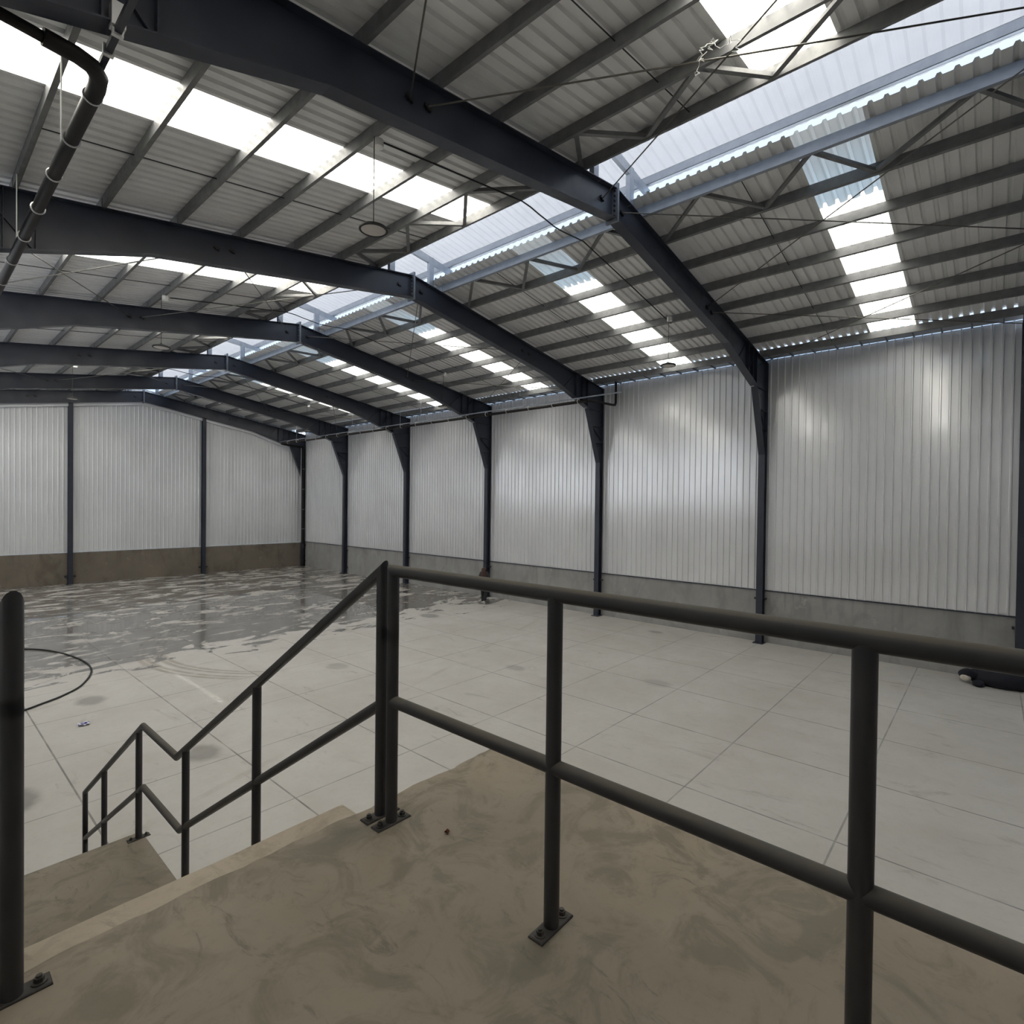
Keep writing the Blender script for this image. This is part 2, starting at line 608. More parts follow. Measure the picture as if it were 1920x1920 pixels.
# monitor over the ridge gap: opal sheets, one length per bay
monz = lambda x: 11.60 - 0.15 * abs(x - RX)
edges = [YN - 0.2] + FY[:-1] + [YB + 0.2]
for a, b in zip(edges[:-1], edges[1:]):
    mb = MB()
    n = int((b - a) / P)
    prof = [(a + (b - a) * (i + q) / n, d) for i in range(n) for q, d in ((0, 0), (0.35, 0), (0.55, 0.014), (0.75, 0.014), (0.95, 0))] + [(b, 0)]
    for side in (-1, 1):
        x0, x1 = RX, RX + side * 1.62
        for (ya, da), (yb, db) in zip(prof[:-1], prof[1:]):
            mb.add([(x0, ya, monz(x0) + da), (x0, yb, monz(x0) + db), (x1, yb, monz(x1) + db), (x1, ya, monz(x1) + da)], [(0, 1, 2, 3)])
    struct(obj('window_%d' % wi, mb, 'opal'))
    wi += 1

# ------------------------------------------------------------------ portal frames
def mirrored(pts):
    return [(2 * RX - x, z) for x, z in pts]


def build_frame():
    root = empty('portal_frame', (RX, 0, 0), 'x', 'frame')
    kx = 17.75
    t = 0.006
    for s in (1, -1):
        # the left columns stand a little farther out
        o_ = 0.0 if s > 0 else 0.24
        kx = 17.75 if s > 0 else 18.05
        uk = under(kx)
        ix = kx + 0.05
        colpoly = [(18.63 + o_, 0), (18.86 + o_, 0), (18.86 + o_, top(18.86 + o_)), (kx, top(kx)), (kx, uk), (ix, uk - 0.01), (18.63 + o_, 6.15)]
        rafpoly = [(RX + 0.02, 10.57), (kx, top(kx)), (kx, uk), (RX + 6.06, 9.0), (RX + 0.02, 9.99)]
        f = (lambda p: p) if s > 0 else mirrored
        c = MB()
        c.prism_y(f(colpoly), -t, t)
        c.strip_y(f([(18.63 + o_, 0), (18.63 + o_, 6.15), (ix, uk - 0.01)]), 0.014 * s, -0.1, 0.1)
        c.strip_y(f([(18.86 + o_, 0), (18.86 + o_, top(18.86 + o_))]), 0.014 * s, -0.1, 0.1)
        c.strip_y(f([(18.86 + o_, top(18.86 + o_)), (kx, top(kx))]), 0.014 * s, -0.1, 0.1)
        for za in (8.22, 7.55, 6.95):
            xa = ix + 0.02 + max(0, uk - za) * (18.63 + o_ - ix) / (uk - 6.15)
            c.strip_y(f([(xa, za), (18.85 + o_, za)]), 0.012 * s, -0.09, 0.09)
        c.strip_y(f([(18.05 + o_, 7.6), (18.80 + o_, 7.05)]), 0.012 * s, -0.06, 0.06)
        c.box(*sorted((f([(18.52 + o_, 0)])[0][0], f([(18.88 + o_, 0)])[0][0])), -0.16, 0.16, 0, 0.02)
        o = obj('column', c, 'steel', root)
        for za in (0.38, 1.45):
            for ya in (-0.17, 0.12):
                o2 = MB()
                o2.cyl(f([(18.70 + o_, za)])[0][:1] + (ya, za), 0.035, 0.05, 8, 'y')
                o2.box(*sorted((f([(18.72 + o_, 0)])[0][0], f([(18.88 + o_, 0)])[0][0])), ya, ya + 0.05, za - 0.02, za + 0.02)
                obj('clamp', o2, 'bolt', o)
        r = MB()
        r.prism_y(f(rafpoly), -t, t)
        r.strip_y(f([(RX, 10.57), (kx, top(kx))]), -0.014 * s, -0.11, 0.11)
        r.strip_y(f([(kx, under(kx)), (RX + 6.06, 9.0), (RX, 9.99)]), -0.014 * s, -0.11, 0.11)
        for xa in (16.95, 17.35, 17.72):
            r.strip_y(f([(xa, under(xa) + 0.01), (xa, top(xa) - 0.01)]), 0.012, -0.1, 0.1)
        r.strip_y(f([(17.0, under(17.0) + 0.05), (17.68, top(17.68) - 0.05)]), 0.012, -0.05, 0.05)
        if s > 0:
            r.strip_y(f([(16.2, under(16.2) + 0.03), (16.92, top(16.92) - 0.05)]), 0.012, -0.05, 0.05)
        obj('rafter', r, 'steel', root)
    rp = MB()
    for s in (-1, 1):
        rp.box(RX + s * 0.014 - 0.012, RX + s * 0.014 + 0.012, -0.135, 0.135, 9.92, 10.65)
    o = obj('ridge_plate', rp, 'jointplate', root)
    for k in range(6):
        for s in (-1, 1):
            b = MB().cyl((RX + s * 0.027 - (0.03 if s < 0 else 0), -0.07, 10.03 + k * 0.095), 0.017, 0.03, 6, 'x')
            obj('bolt', b, 'bolt', o)
    for xa in (4.3, 4.6, 8.82, 9.55, 13.88, 14.2):
        wbk = MB()
        wbk.cyl((xa, -0.05, top(xa) - 0.29), 0.035, 0.1, 8, 'y')
        wbk.bar((xa - 0.05, -0.03, top(xa) - 0.27), (xa + 0.06, -0.03, top(xa) - 0.31), 0.04, 0.05)
        obj('rod_anchor', wbk, 'bolt', root)
    return root


FRAME_LABELS = ['dark steel frame at the right picture edge, its column beside the black heap',
                'nearest full dark steel portal frame, its ridge joint in the upper middle',
                'second full dark steel portal frame, column behind the drain pipe elbow',
                'third full dark steel portal frame, the walking person near its column',
                'fourth full dark steel portal frame, counted from the viewer',
                'fifth full dark steel portal frame, the last one before the far wall',
                'dark steel end frame standing against the far gable wall']
proto = build_frame()
frames = []
for i, y in enumerate(FY):
    fr = proto if i == 0 else copy_tree(proto)
    fr.location = (RX, y, 0)
    # proto meshes were stored relative to (RX, 0, 0)
    tag(fr, FRAME_LABELS[i], 'frame', 'dark portal frames')
    frames.append(fr)

# far wall posts
for k, (xa, lab) in enumerate(((6.02, 'dark steel post against the far wall, left of the two'),
                               (12.42, 'dark steel post against the far wall, right of the two'))):
    rt = empty('wall_post', (xa, YB - 0.13, 0), lab, 'post', 'far wall posts')
    m = MB()
    m.box(xa - 0.1, xa + 0.1, YB - 0.23, YB - 0.215, 0, 9.45)
    m.box(xa - 0.006, xa + 0.006, YB - 0.215, YB - 0.045, 0, 9.45)
    m.box(xa - 0.1, xa + 0.1, YB - 0.045, YB - 0.03, 0, 9.45)
    obj('shaft', m, 'steel', rt)
    obj('base_plate', MB().box(xa - 0.16, xa + 0.16, YB - 0.27, YB - 0.0, 0, 0.02), 'steel', rt)
    for s in (-1, 1):
        cm = MB().cyl((xa + s * 0.1 - (0.14 if s < 0 else 0), YB - 0.12, 0.42), 0.045, 0.14, 8, 'x')
        obj('clamp', cm, 'bolt', rt)

# ------------------------------------------------------------------ purlins
PURL = [10.23, 11.295, 12.455, 13.62, 14.785, 15.955, 17.11, 18.19]
PLEFT = [8.10, 7.055, 5.895, 4.725, 3.565, 2.395, 1.235]


def purlin_mb(x, y0, y1):
    mb = MB()
    z0 = top(x) - 0.004
    t = 0.007
    pr = [(0, 0), (0.065, 0), (0.065, t), (t, t), (t, PZ - t), (0.065, PZ - t), (0.065, PZ), (0, PZ)]
    mb.prism_y([(x + a, z0 + b - 0.15 * (a if x > RX else -a)) for a, b in pr], y0, y1)
    # seating cleat at the frame
    mb.box(x - 0.008, x, y1 - 0.12, y1 - 0.02, z0, z0 + 0.15)
    return mb


NUM = ['first', 'second', 'third', 'fourth', 'fifth', 'sixth', 'seventh', 'eighth']
for b in range(6):
    y0, y1 = FY[b] + 0.005, FY[b + 1] - 0.005
    for side, xs in (('right', PURL), ('left', PLEFT)):
        for k, x in enumerate(xs):
            mat = 'galv_pale_skylit' if (side == 'right' and k == 0) else 'galv'  # same steel on the right ridge purlin, sky light put into its colour
            o = obj('purlin', purlin_mb(x, y0, y1), mat)
            desc = 'steel roof purlin' if k else 'steel purlin edging the ridge gap'
            tag(o, '%s purlin down from ridge, %s roof slope, %s bay from viewer' % (NUM[k], side, ORD[b]), 'purlin', 'roof purlins of the %s slope' % side)

# zigzag braces between the two purlins beside the ridge gap
def channel(mb, a, b, w=0.07, h=0.05):
    mb.bar(a, b, w, h)
    a, b = Vector(a), Vector(b)
    mb.bar(a + Vector((0, 0, 0.03)), b + Vector((0, 0, 0.03)), w * 0.35, h)


def brace(side, xa, xb, b):
    y0, y1 = FY[b], FY[b + 1]
    n = 6
    rt = empty('lattice_brace', ((xa + xb) / 2, (y0 + y1) / 2, top(xa)),
               'zigzag of steel struts just %s of the ridge gap, %s bay from viewer' % (side, ORD[b]), 'brace', 'ridge lattice braces')
    off = [0.03, 0.155, 0.40, 0.62, 0.85, 0.97] if side == 'left' else [0.03, 0.185, 0.44, 0.68, 0.9]
    hi = side == 'right'
    seq = []
    if side == 'left':
        fr = [(0.005, 0), (0.145, 1), (0.30, 0), (0.48, 1), (0.585, 0), (0.79, 1), (0.90, 0), (0.995, 1)]
    else:
        fr = [(0.01, 1), (0.135, 0), (0.355, 1), (0.48, 0), (0.645, 1), (0.79, 0), (0.985, 1)]
    for (fa, ta), (fb, tb_) in zip(fr[:-1], fr[1:]):
        pa = (xb if ta else xa, y0 + fa * (y1 - y0))
        pb_ = (xb if tb_ else xa, y0 + fb * (y1 - y0))
        m = MB()
        channel(m, (pa[0], pa[1], top(pa[0]) + 0.04), (pb_[0], pb_[1], top(pb_[0]) + 0.04))
        obj('strut', m, 'galv', rt)


for b in range(6):
    brace('left', 7.10, 8.12, b)
    brace('right', 10.27, 11.30, b)

# sag rods through the purlins, one per slope and bay
for b in range(6):
    ys = FY[b] + 4.2 if b < 5 else FY[b] + 3.4
    for side, xs in (('right', PURL), ('left', PLEFT)):
        xa, xb = xs[0], xs[-1]
        m = MB().tube([(xa, ys, top(xa) + 0.10), (xb, ys, top(xb) + 0.10)], 0.009, 6)
        tag(obj('sag_rod', m, 'bolt'), 'thin dark rod crossing the purlins, %s roof slope, %s bay from viewer' % (side, ORD[b]), 'rod', 'sag rods')

# crossed tie rods in the braced bays
PAN = [(0.45, 4.3, 'lower left'), (4.6, 8.82, 'upper left'), (9.55, 13.88, 'upper right'), (14.2, 18.1, 'lower right')]
for b in (0, 2, 4):
    for xa, xb, nm in PAN:
        for q, (u, v) in enumerate(((xa, xb), (xb, xa))):
            za, zb = top(u) - 0.29, top(v) - 0.29
            m = MB().tube([(u, FY[b] + 0.05, za), (v, FY[b + 1] - 0.05, zb)], 0.011, 6)
            up = abs(v - RX) < abs(u - RX)
            tag(obj('tie_rod', m, 'rodsteel'),
                'thin crossing tie rod, %s roof, %s toward far end, %s bay' % (nm, 'rising' if up else 'falling', ORD[b]), 'rod', 'crossed tie rods')

# ------------------------------------------------------------------ monitor framing
def monitor_frame(first):
    rt = empty('ridge_lantern_truss', (RX, 0, 10.5), 'x', 'frame')
    for s in (-1, 1):
        x = RX + s * 0.66
        m = MB()
        m.box(x - 0.08, x + 0.08, -0.05, -0.042, top(x), 11.30)
        m.box(x - 0.08, x + 0.08, 0.042, 0.05, top(x), 11.30)
        m.box(x - 0.08, x - 0.072, -0.05, 0.05, top(x), 11.30)
        m.box(x + 0.072, x + 0.08, -0.05, 0.05, top(x), 11.30)
        m.box(x - 0.11, x + 0.11, -0.09, 0.09, top(x), top(x) + 0.012)
        obj('post', m, 'galv_pale_skylit', rt)
        r = MB()
        z = lambda xx: 11.40 - 0.15 * abs(xx - RX)
        r.prism_y([(RX, z(RX)), (RX + s * 1.45, z(RX + 1.45)), (RX + s * 1.45, z(RX + 1.45) - 0.15), (RX, z(RX) - 0.21)], -0.04, 0.04)
        obj('rafter', r, 'galv_pale_skylit', rt)
    return rt


mp = monitor_frame(True)
MLAB = ['pale steel monitor frame above the ridge, out past the right top corner'] + \
       ['pale steel posts and cross beams above the ridge of the %s dark frame' % (o) for o in ('nearest full', 'second full', 'third full', 'fourth full', 'fifth full', 'end')]
for i, y in enumerate(FY):
    c = mp if i == 0 else copy_tree(mp)
    c.location = (RX, y, 10.5)
    tag(c, MLAB[i], 'frame', 'ridge monitor frames')
for b in range(6):
    y0, y1 = FY[b], FY[b + 1]
    for side in (1, -1):
        x = RX + side * 1.30
        z = 11.40 - 0.15 * 1.30
        m = MB()
        m.box(x - 0.035, x - 0.028, y0, y1, z, z + 0.17)
        m.box(x - 0.035, x + 0.04, y0, y1, z, z + 0.007)
        m.box(x - 0.035, x + 0.04, y0, y1, z + 0.163, z + 0.17)
        m.box(x + 0.033, x + 0.04, y0, y1, z, z + 0.03)
        tag(obj('monitor_purlin', m, 'galv_pale_skylit'), 'pale purlin under the %s eave of the ridge monitor, %s bay' % ('right' if side > 0 else 'left', ORD[b]), 'purlin', 'monitor purlins')

# ------------------------------------------------------------------ eave gutter on the right
gy0, gy1 = FY[0], YB - 0.1
gt = empty('eave_gutter', (18.58, 15, 9.27), 'grey box gutter along the top of the right wall with dark straps', 'gutter')
m = MB()
m.box(18.31, 18.87, gy0, gy1, 9.27, 9.276)
m.box(18.31, 18.316, gy0, gy1, 9.27, 9.35)
m.box(18.864, 18.87, gy0, gy1, 9.27, 9.41)
obj('trough', m, 'galv_pale_skylit', gt)
y = gy0 + 0.45
while y < gy1 - 0.2:
    if min(abs(y - f) for f in FY) > 0.2:
        s = MB().tube([(18.28, y, 9.40), (18.29, y, 9.28), (18.36, y, 9.255), (18.87, y, 9.245), (18.89, y, 9.30)], 0.017, 6)
        obj('strap', s, 'steel', gt)
    y += 0.62

# ------------------------------------------------------------------ drain pipes
def clampring(c, r, axis):
    m = MB()
    n = 18
    pts = []
    for k in range(n + 1):
        a = 2 * math.pi * k / n
        if axis == 'y':
            pts.append((c[0] + r * math.cos(a), c[1], c[2] + r * math.sin(a)))
        else:
            pts.append((c[0] + r * math.cos(a), c[1] + r * math.sin(a), c[2]))
    m.tube(pts, 0.012, 6, caps=False)
    return m


PX, PZZ = 16.95, 8.31
dp = empty('drain_pipe', (PX, 20, PZZ), 'black drain pipe hung along the right wall, running to the far corner', 'pipe')
m = MB()
m.tube([(18.6, 11.08, 9.27), (18.6, 11.08, 8.45), (18.54, 11.08, 8.36), (18.3, 11.09, 8.34), (17.25, 11.14, PZZ), (17.02, 11.22, PZZ), (PX, 11.45, PZZ)], 0.045, 12)
obj('inlet_bend', m, 'pipe', dp, True)
m = MB().tube([(PX, 11.3, PZZ), (PX, 35.35, PZZ), (PX + 0.08, 35.58, PZZ), (PX + 0.3, 35.68, PZZ), (18.3, 35.80, PZZ - 0.03)], 0.058, 12)
obj('main_run', m, 'pipe', dp, True)
y = 11.7
while y < 35.3:
    obj('pipe_clamp', clampring((PX, y, PZZ + 0.03), 0.085, 'y'), 'zinc', dp)
    y += 1.2
pr = empty('pipe_rail', (PX, 20, 8.46), 'thin galvanised rail carrying the black pipe along the right wall', 'rail')
obj('rail_bar', MB().box(PX - 0.02, PX + 0.02, 9.9, 35.7, 8.43, 8.47), 'galv_pale_skylit', pr)
for y in (14.6, 20.96, 22.6, 27.0, 33.4):
    obj('hanger_rod', MB().tube([(PX, y, 8.46), (PX, y, top(PX) + 0.02)], 0.008, 6), 'galv_pale_skylit', pr)
dn = empty('downpipe', (18.72, 35.82, 0), 'black downpipe in the far right corner with pale clamps', 'pipe')
obj('shaft', MB().tube([(18.2, 35.79, 8.28), (18.55, 35.82, 8.26), (18.68, 35.83, 8.18), (18.71, 35.83, 8.0), (18.71, 35.83, 0.02)], 0.065, 14), 'pipe', dn, True)
for z in (6.75, 5.35, 3.95, 2.6):
    obj('pipe_clamp', clampring((18.71, 35.83, z), 0.078, 'z'), 'zinc', dn)
obj('collar', MB().cyl((18.71, 35.83, 1.25), 0.10, 0.3, 14), 'bolt', dn)
cr = MB().box(18.50, 18.54, 35.80, 35.84, 1.7, 8.2)
tag(obj('corner_rail', cr, 'zinc'), 'thin pale upright rail beside the black corner downpipe', 'rail')

# left drain
LX, LZ = 1.23, 8.2
ld = empty('drain_pipe', (LX, 9, LZ), 'thick black drain pipe with elbow, hung under roof at top left', 'pipe')
obj('branch', MB().tube([(-0.35, 5.82, LZ + 0.02), (0.75, 5.90, LZ), (0.98, 5.93, LZ)], 0.046, 14), 'pipe', ld, True)
obj('elbow', MB().tube([(0.80, 5.90, LZ), (1.02, 5.92, LZ), (1.14, 5.97, LZ), (1.21, 6.08, LZ), (LX, 6.25, LZ), (LX, 6.42, LZ)], 0.070, 16), 'pipe', ld, True)
obj('main_run', MB().tube([(LX, 6.35, LZ), (LX, 35.6, LZ)], 0.063, 16), 'pipe', ld, True)
for y in (6.42, 7.35, 8.3, 9.4, 10.55, 11.75, 13.0):
    obj('pipe_clamp', clampring((LX, y, LZ + 0.005), 0.070, 'y'), 'zinc', ld)
lr = empty('pipe_rail', (LX, 6, LZ + 0.16), 'grey square rail with clamps above the thick pipe, top left', 'rail')
obj('rail_bar', MB().box(LX - 0.025, LX + 0.025, 5.05, 34, LZ + 0.10, LZ + 0.15), 'steel', lr)
for y in (5.55, 5.85):
    cm = MB()
    cm.box(LX - 0.04, LX + 0.04, y - 0.02, y + 0.02, LZ + 0.08, LZ + 0.17)
    obj('bracket', cm, 'zinc', lr)
obj('beam_clamp', MB().box(LX - 0.05, LX + 0.05, 5.50, 5.60, LZ + 0.14, LZ + 0.34), 'zinc', lr)
for y, in ((7.9,), (11.3,)):
    obj('hanger_rod', MB().tube([(LX, y, LZ + 0.12), (LX, y, top(LX) + 0.02)], 0.008, 6), 'whitepvc', lr)

# ------------------------------------------------------------------ high bay lamps
def lamp_proto():
    rt = empty('high_bay_lamp', (0, 0, 0), 'x', 'lamp')
    hs = MB().lathe([(0.001, 0.085), (0.07, 0.085), (0.085, 0.06), (0.17, 0.05), (0.205, 0.035), (0.215, 0.012), (0.212, 0.0), (0.185, -0.004), (0.18, 0.01), (0.001, 0.012)], 32)
    obj('housing', hs, 'black', rt, True, False)
    obj('diffuser', MB().lathe([(0.001, -0.002), (0.16, -0.002), (0.181, 0.004)], 32), 'lens', rt, True, False)
    hk = MB().tube([(0, 0, 0.085), (0, 0, 0.13)], 0.014, 8)
    obj('hook', hk, 'bolt', rt, False, False)
    obj('cable', MB().tube([(0, 0, 0.12), (0.0, 0, 1.405)], 0.007, 6), 'black', rt, False, False)
    return rt


LAMPS = [(4.74, 7.02, 'round high bay lamp hanging left of the ridge, nearest and largest'),
         (4.68, 16.66, 'round high bay lamp left of the ridge, second from viewer'),
         (4.73, 27.97, 'round high bay lamp left of ridge, farthest, above the far wall'),
         (14.43, 6.92, 'round high bay lamp right of the ridge, against the bright rooflight'),
         (14.68, 16.74, 'round high bay lamp right of the ridge, second from viewer'),
         (14.80, 28.0, 'round high bay lamp right of the ridge, farthest from viewer')]
lp = lamp_proto()
for i, (x, y, lab) in enumerate(LAMPS):
    c = lp if i == 0 else copy_tree(lp)
    c.location = (x, y, top(x) - 1.40)
    tag(c, lab, 'lamp', 'high bay lamps')
for i, (x, y, lab) in enumerate(LAMPS):
    side = -1 if x < RX else 1
    zt = top(x) - 0.03
    m = MB().cyl((x + 0.09, y + 0.02, zt - 0.08), 0.075, 0.11, 18)
    tag(obj('junction_box', m, 'whitepvc', None, True), 'small round pale junction box above the %s lamp %s of the ridge' % (ORD[i % 3], 'left' if side < 0 else 'right'), 'box', 'junction boxes')
for k, (y, lab) in enumerate(((7.03, 'nearest'), (16.72, 'second'), (28.0, 'farthest'))):
    pts = [(4.9, y, top(4.9) - 0.03), (5.9, y, top(5.9) - 0.02), (7.1, y, top(7.1) - 0.02), (8.15, y, top(8.15) - 0.02)]
    for j in range(1, 8):
        f = j / 8
        x = 8.15 + f * 2.1
        pts.append((x, y, 10.40 - 0.10 * math.sin(math.pi * f) + (0.02 if f < .5 else 0.0)))
    pts += [(10.3, y, top(10.3) - 0.02), (12.5, y, top(12.5) - 0.02), (14.8, y, top(14.8) - 0.03)]
    tag(obj('lamp_cable', MB().tube(pts, 0.014, 8), 'black', None, True), 'black cable running across the roof to the %s pair of lamps' % lab, 'cable', 'lamp cables')

# white string tangled on the tie rods
m = MB()
c0 = Vector((6.55, 2.6, top(6.6) - 0.30))
for k in range(4):
    pts = []
    p = c0 + Vector((random.uniform(-.15, .15), random.uniform(-.15, .15), 0.02))
    for j in range(14):
        p = p + Vector((random.uniform(-.06, .06), random.uniform(-.06, .06), random.uniform(-.055, .028)))
        pts.append(tuple(p))
    m.tube(pts, 0.004, 5)
tag(obj('string_tangle', m, 'whitepvc'), 'pale string tangled where two tie rods cross near upper right', 'string')

# ------------------------------------------------------------------ platform and stairs
PT = 3.02
PE, PRX = 2.10, 2.235


def rough_slab(x0, x1, y0, y1, z0, z1, amp=0.012, step=0.05):
    """slab whose upper outer edges are slightly chipped"""
    mb = MB()
    per = []
    n = int((x1 - x0) / step)
    for i in range(n + 1):
        per.append((x0 + (x1 - x0) * i / n, y1, 0, 1))
    n = int((y1 - y0) / step)
    for i in range(1, n + 1):
        per.append((x1, y1 + (y0 - y1) * i / n, 1, 0))
    per += [(x0, y0, 0, 0)]
    val = 0
    topv, botv = [], []
    for (x, y, nx, ny) in per:
        val = 0.6 * val + random.uniform(-amp, amp) * 0.7
        e = min(0.012, val)
        topv.append((x + nx * e, y + ny * e, z1))
        botv.append((x + nx * e * 0.4, y + ny * e * 0.4, z0))
    k = len(per)
    mb.add(topv + botv, [tuple(range(k)), tuple(reversed(range(k, 2 * k)))] + [(i, i + k, (i + 1) % k + k, (i + 1) % k) for i in range(k)])
    return mb


pf = empty('concrete_platform', (0.9, -2.5, 0), 'brown raised concrete platform in the foreground under the pipe railing', 'platform')
obj('slab', rough_slab(XL + 0.01, PRX, YN + 0.02, PE, PT - 0.25, PT), 'platform', pf)
obj('support_wall', MB().box(XL + 0.01, PRX - 0.05, YN + 0.02, PE - 0.05, 0.0, PT - 0.25), 'plinth_right', pf)

st = empty('concrete_staircase', (0.5, 4.8, 0), 'concrete stairs with landing going down from the platform, lower left', 'stairs')
SX0, SX1 = 0.02, 1.475
T = 0.28
z = PT - 0.125
y = PE - 0.04
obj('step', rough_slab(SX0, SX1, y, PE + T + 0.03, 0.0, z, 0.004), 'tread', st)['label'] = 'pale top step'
y = PE + T
for k in range(1, 8):
    z -= 0.185
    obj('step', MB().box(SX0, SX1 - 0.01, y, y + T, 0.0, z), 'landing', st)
    y += T
LZ0 = 1.412
obj('landing', MB().box(SX0, 1.465, y, 5.72, 0.0, LZ0), 'landing', st)
y = 5.72
z = LZ0
for k in range(8):
    z -= LZ0 / 9
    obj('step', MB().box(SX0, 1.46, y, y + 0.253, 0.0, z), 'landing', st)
    y += 0.253

# ------------------------------------------------------------------ railings
RR = 0.0257
RAILX = 1.42


def base_plate(root, x, y, z, axis='x'):
    pm = MB()
    hx, hy = (0.085, 0.028) if axis == 'x' else (0.028, 0.085)
    t = 0.008
    b = 0.003
    pm.add([(x - hx, y - hy, z), (x + hx, y - hy, z), (x + hx, y + hy, z), (x - hx, y + hy, z),
            (x - hx, y - hy, z + t - b), (x + hx, y - hy, z + t - b), (x + hx, y + hy, z + t - b), (x - hx, y + hy, z + t - b),
            (x - hx + b, y - hy + b, z + t), (x + hx - b, y - hy + b, z + t), (x + hx - b, y + hy - b, z + t), (x - hx + b, y + hy - b, z + t)],
           [(3, 2, 1, 0), (0, 1, 5, 4), (1, 2, 6, 5), (2, 3, 7, 6), (3, 0, 4, 7), (4, 5, 9, 8), (5, 6, 10, 9), (6, 7, 11, 10), (7, 4, 8, 11), (8, 9, 10, 11)])
    p = obj('base_plate', pm, 'plate', root)
    for s in (-1, 1):
        bx, by = (x + s * 0.058, y) if axis == 'x' else (x, y + s * 0.058)
        bm = MB()
        bm.cyl((bx, by, z + t), 0.019, 0.003, 18)
        bm.cyl((bx, by, z + t + 0.003), 0.0125, 0.012, 6)
        bm.cyl((bx, by, z + t + 0.015), 0.0075, 0.006, 10)
        obj('bolt', bm, 'plate', p)


pr = empty('platform_railing', (RAILX, 0.6, PT), 'dark pipe railing along the platform edge, in the right foreground', 'railing')
HT = 4.112
HM = 3.548
YA = 1.93
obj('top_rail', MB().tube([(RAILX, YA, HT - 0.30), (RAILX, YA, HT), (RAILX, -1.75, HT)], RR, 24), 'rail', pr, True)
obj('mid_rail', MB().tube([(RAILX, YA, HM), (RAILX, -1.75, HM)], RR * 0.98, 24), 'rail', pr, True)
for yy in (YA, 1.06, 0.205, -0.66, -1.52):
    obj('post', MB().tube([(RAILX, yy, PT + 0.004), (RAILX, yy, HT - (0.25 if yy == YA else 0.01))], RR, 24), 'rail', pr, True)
    base_plate(pr, RAILX, yy, PT)


def stair_rail(x, label, zoff=0.0):
    rt = empty('stair_railing', (x, 4.8, 1.4), label, 'railing', 'stair railings')
    YB0 = 2.01
    tz = 4.106 + zoff
    topp = [(x, YB0, tz - 0.3), (x, YB0, tz), (x, 4.64, 2.445), (x, 5.50, 2.445), (x, 7.67, 1.085), (x, 7.67, 0.5)]
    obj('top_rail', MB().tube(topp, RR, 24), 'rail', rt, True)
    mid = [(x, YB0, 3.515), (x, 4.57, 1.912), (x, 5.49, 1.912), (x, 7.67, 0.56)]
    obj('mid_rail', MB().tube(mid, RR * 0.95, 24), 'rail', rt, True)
    sl = (2.445 - tz) / (4.64 - YB0)
    zt = lambda yy: tz + sl * (yy - YB0) if yy < 4.64 else (2.445 if yy < 5.5 else 2.445 - (yy - 5.5) * 0.6267)
    for yy, z0 in ((YB0, PT), (3.26, PT - 0.125 - 0.185 * 4), (4.45, LZ0), (5.62, LZ0), (6.82, LZ0 - LZ0 / 9 * 5), (7.67, LZ0 / 9)):
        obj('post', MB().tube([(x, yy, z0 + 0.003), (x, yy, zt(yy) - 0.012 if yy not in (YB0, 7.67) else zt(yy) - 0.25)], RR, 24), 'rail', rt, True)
        base_plate(rt, x, yy, z0, 'x' if abs(yy - 5.62) > .01 else 'x')
    return rt


stair_rail(RAILX, 'dark pipe railing going down the right side of the stairs and landing')
stair_rail(0.21, 'dark pipe railing down the left side of stairs, thick post at left edge')

# ------------------------------------------------------------------ small things on the floors
hp = []
ctrl = [(0.2, 22.2), (1.4, 21.75), (2.43, 21.25), (3.01, 20.29), (3.35, 18.76), (3.34, 17.37), (2.93, 16.14), (2.49, 15.55), (2.04, 15.2), (1.71, 14.98), (0.9, 14.55), (0.1, 14.2)]
for i in range(len(ctrl) - 1):
    p0, p1, p2, p3 = ctrl[max(i - 1, 0)], ctrl[i], ctrl[i + 1], ctrl[min(i + 2, len(ctrl) - 1)]
    for k in range(6):
        t_ = k / 6
        q = [0.5 * ((2 * p1[j]) + (-p0[j] + p2[j]) * t_ + (2 * p0[j] - 5 * p1[j] + 4 * p2[j] - p3[j]) * t_ ** 2 + (-p0[j] + 3 * p1[j] - 3 * p2[j] + p3[j]) * t_ ** 3) for j in (0, 1)]
        hp.append((q[0], q[1], 0.022))
hp.append((*ctrl[-1], 0.022))
tag(obj('hose', MB().tube(hp, 0.021, 8), 'black', None, True), 'black hose curving in a loop on the concrete floor at left', 'hose')

lf = MB()
for k in range(9):
    a = k / 9 * 6.283
    r = 0.011 * (1 + 0.35 * math.sin(3 * a + 1))
    lf.v.append((1.53 + r * math.cos(a), 1.69 + r * math.sin(a), PT + 0.004 + 0.012 * abs(math.sin(a * 1.5))))
lf.v.append((1.53, 1.69, PT + 0.003))
lf.v.append((1.53, 1.69, PT))
for k in range(9):
    lf.f.append((k, (k + 1) % 9, 9))
    lf.f.append(((k + 1) % 9, k, 10))
M['leaf'] = simple('dry_leaf', (0.12, 0.035, 0.015), None, 3, 0.7)
tag(obj('dry_leaf', lf, 'leaf'), 'tiny dry reddish brown leaf lying on the platform beyond the twin posts', 'leaf')

ls = MB()
pts = []
for i in range(7):
    for j in range(5):
        pts.append((2.34 + i * 0.03, 13.18 + j * 0.04, 0.006 + random.uniform(0, 0.045)))
ls.add(pts, [(i * 5 + j, (i + 1) * 5 + j, (i + 1) * 5 + j + 1, i * 5 + j + 1) for i in range(6) for j in range(4)])


def litter_mat():
    t = NT('printed_wrapper')
    nz = t.noise(12, 2)
    return t.set(color=t.mix(t.ramp(nz, 0.50, 0.54), (0.75, 0.74, 0.80), (0.06, 0.05, 0.35)), rough=0.4)


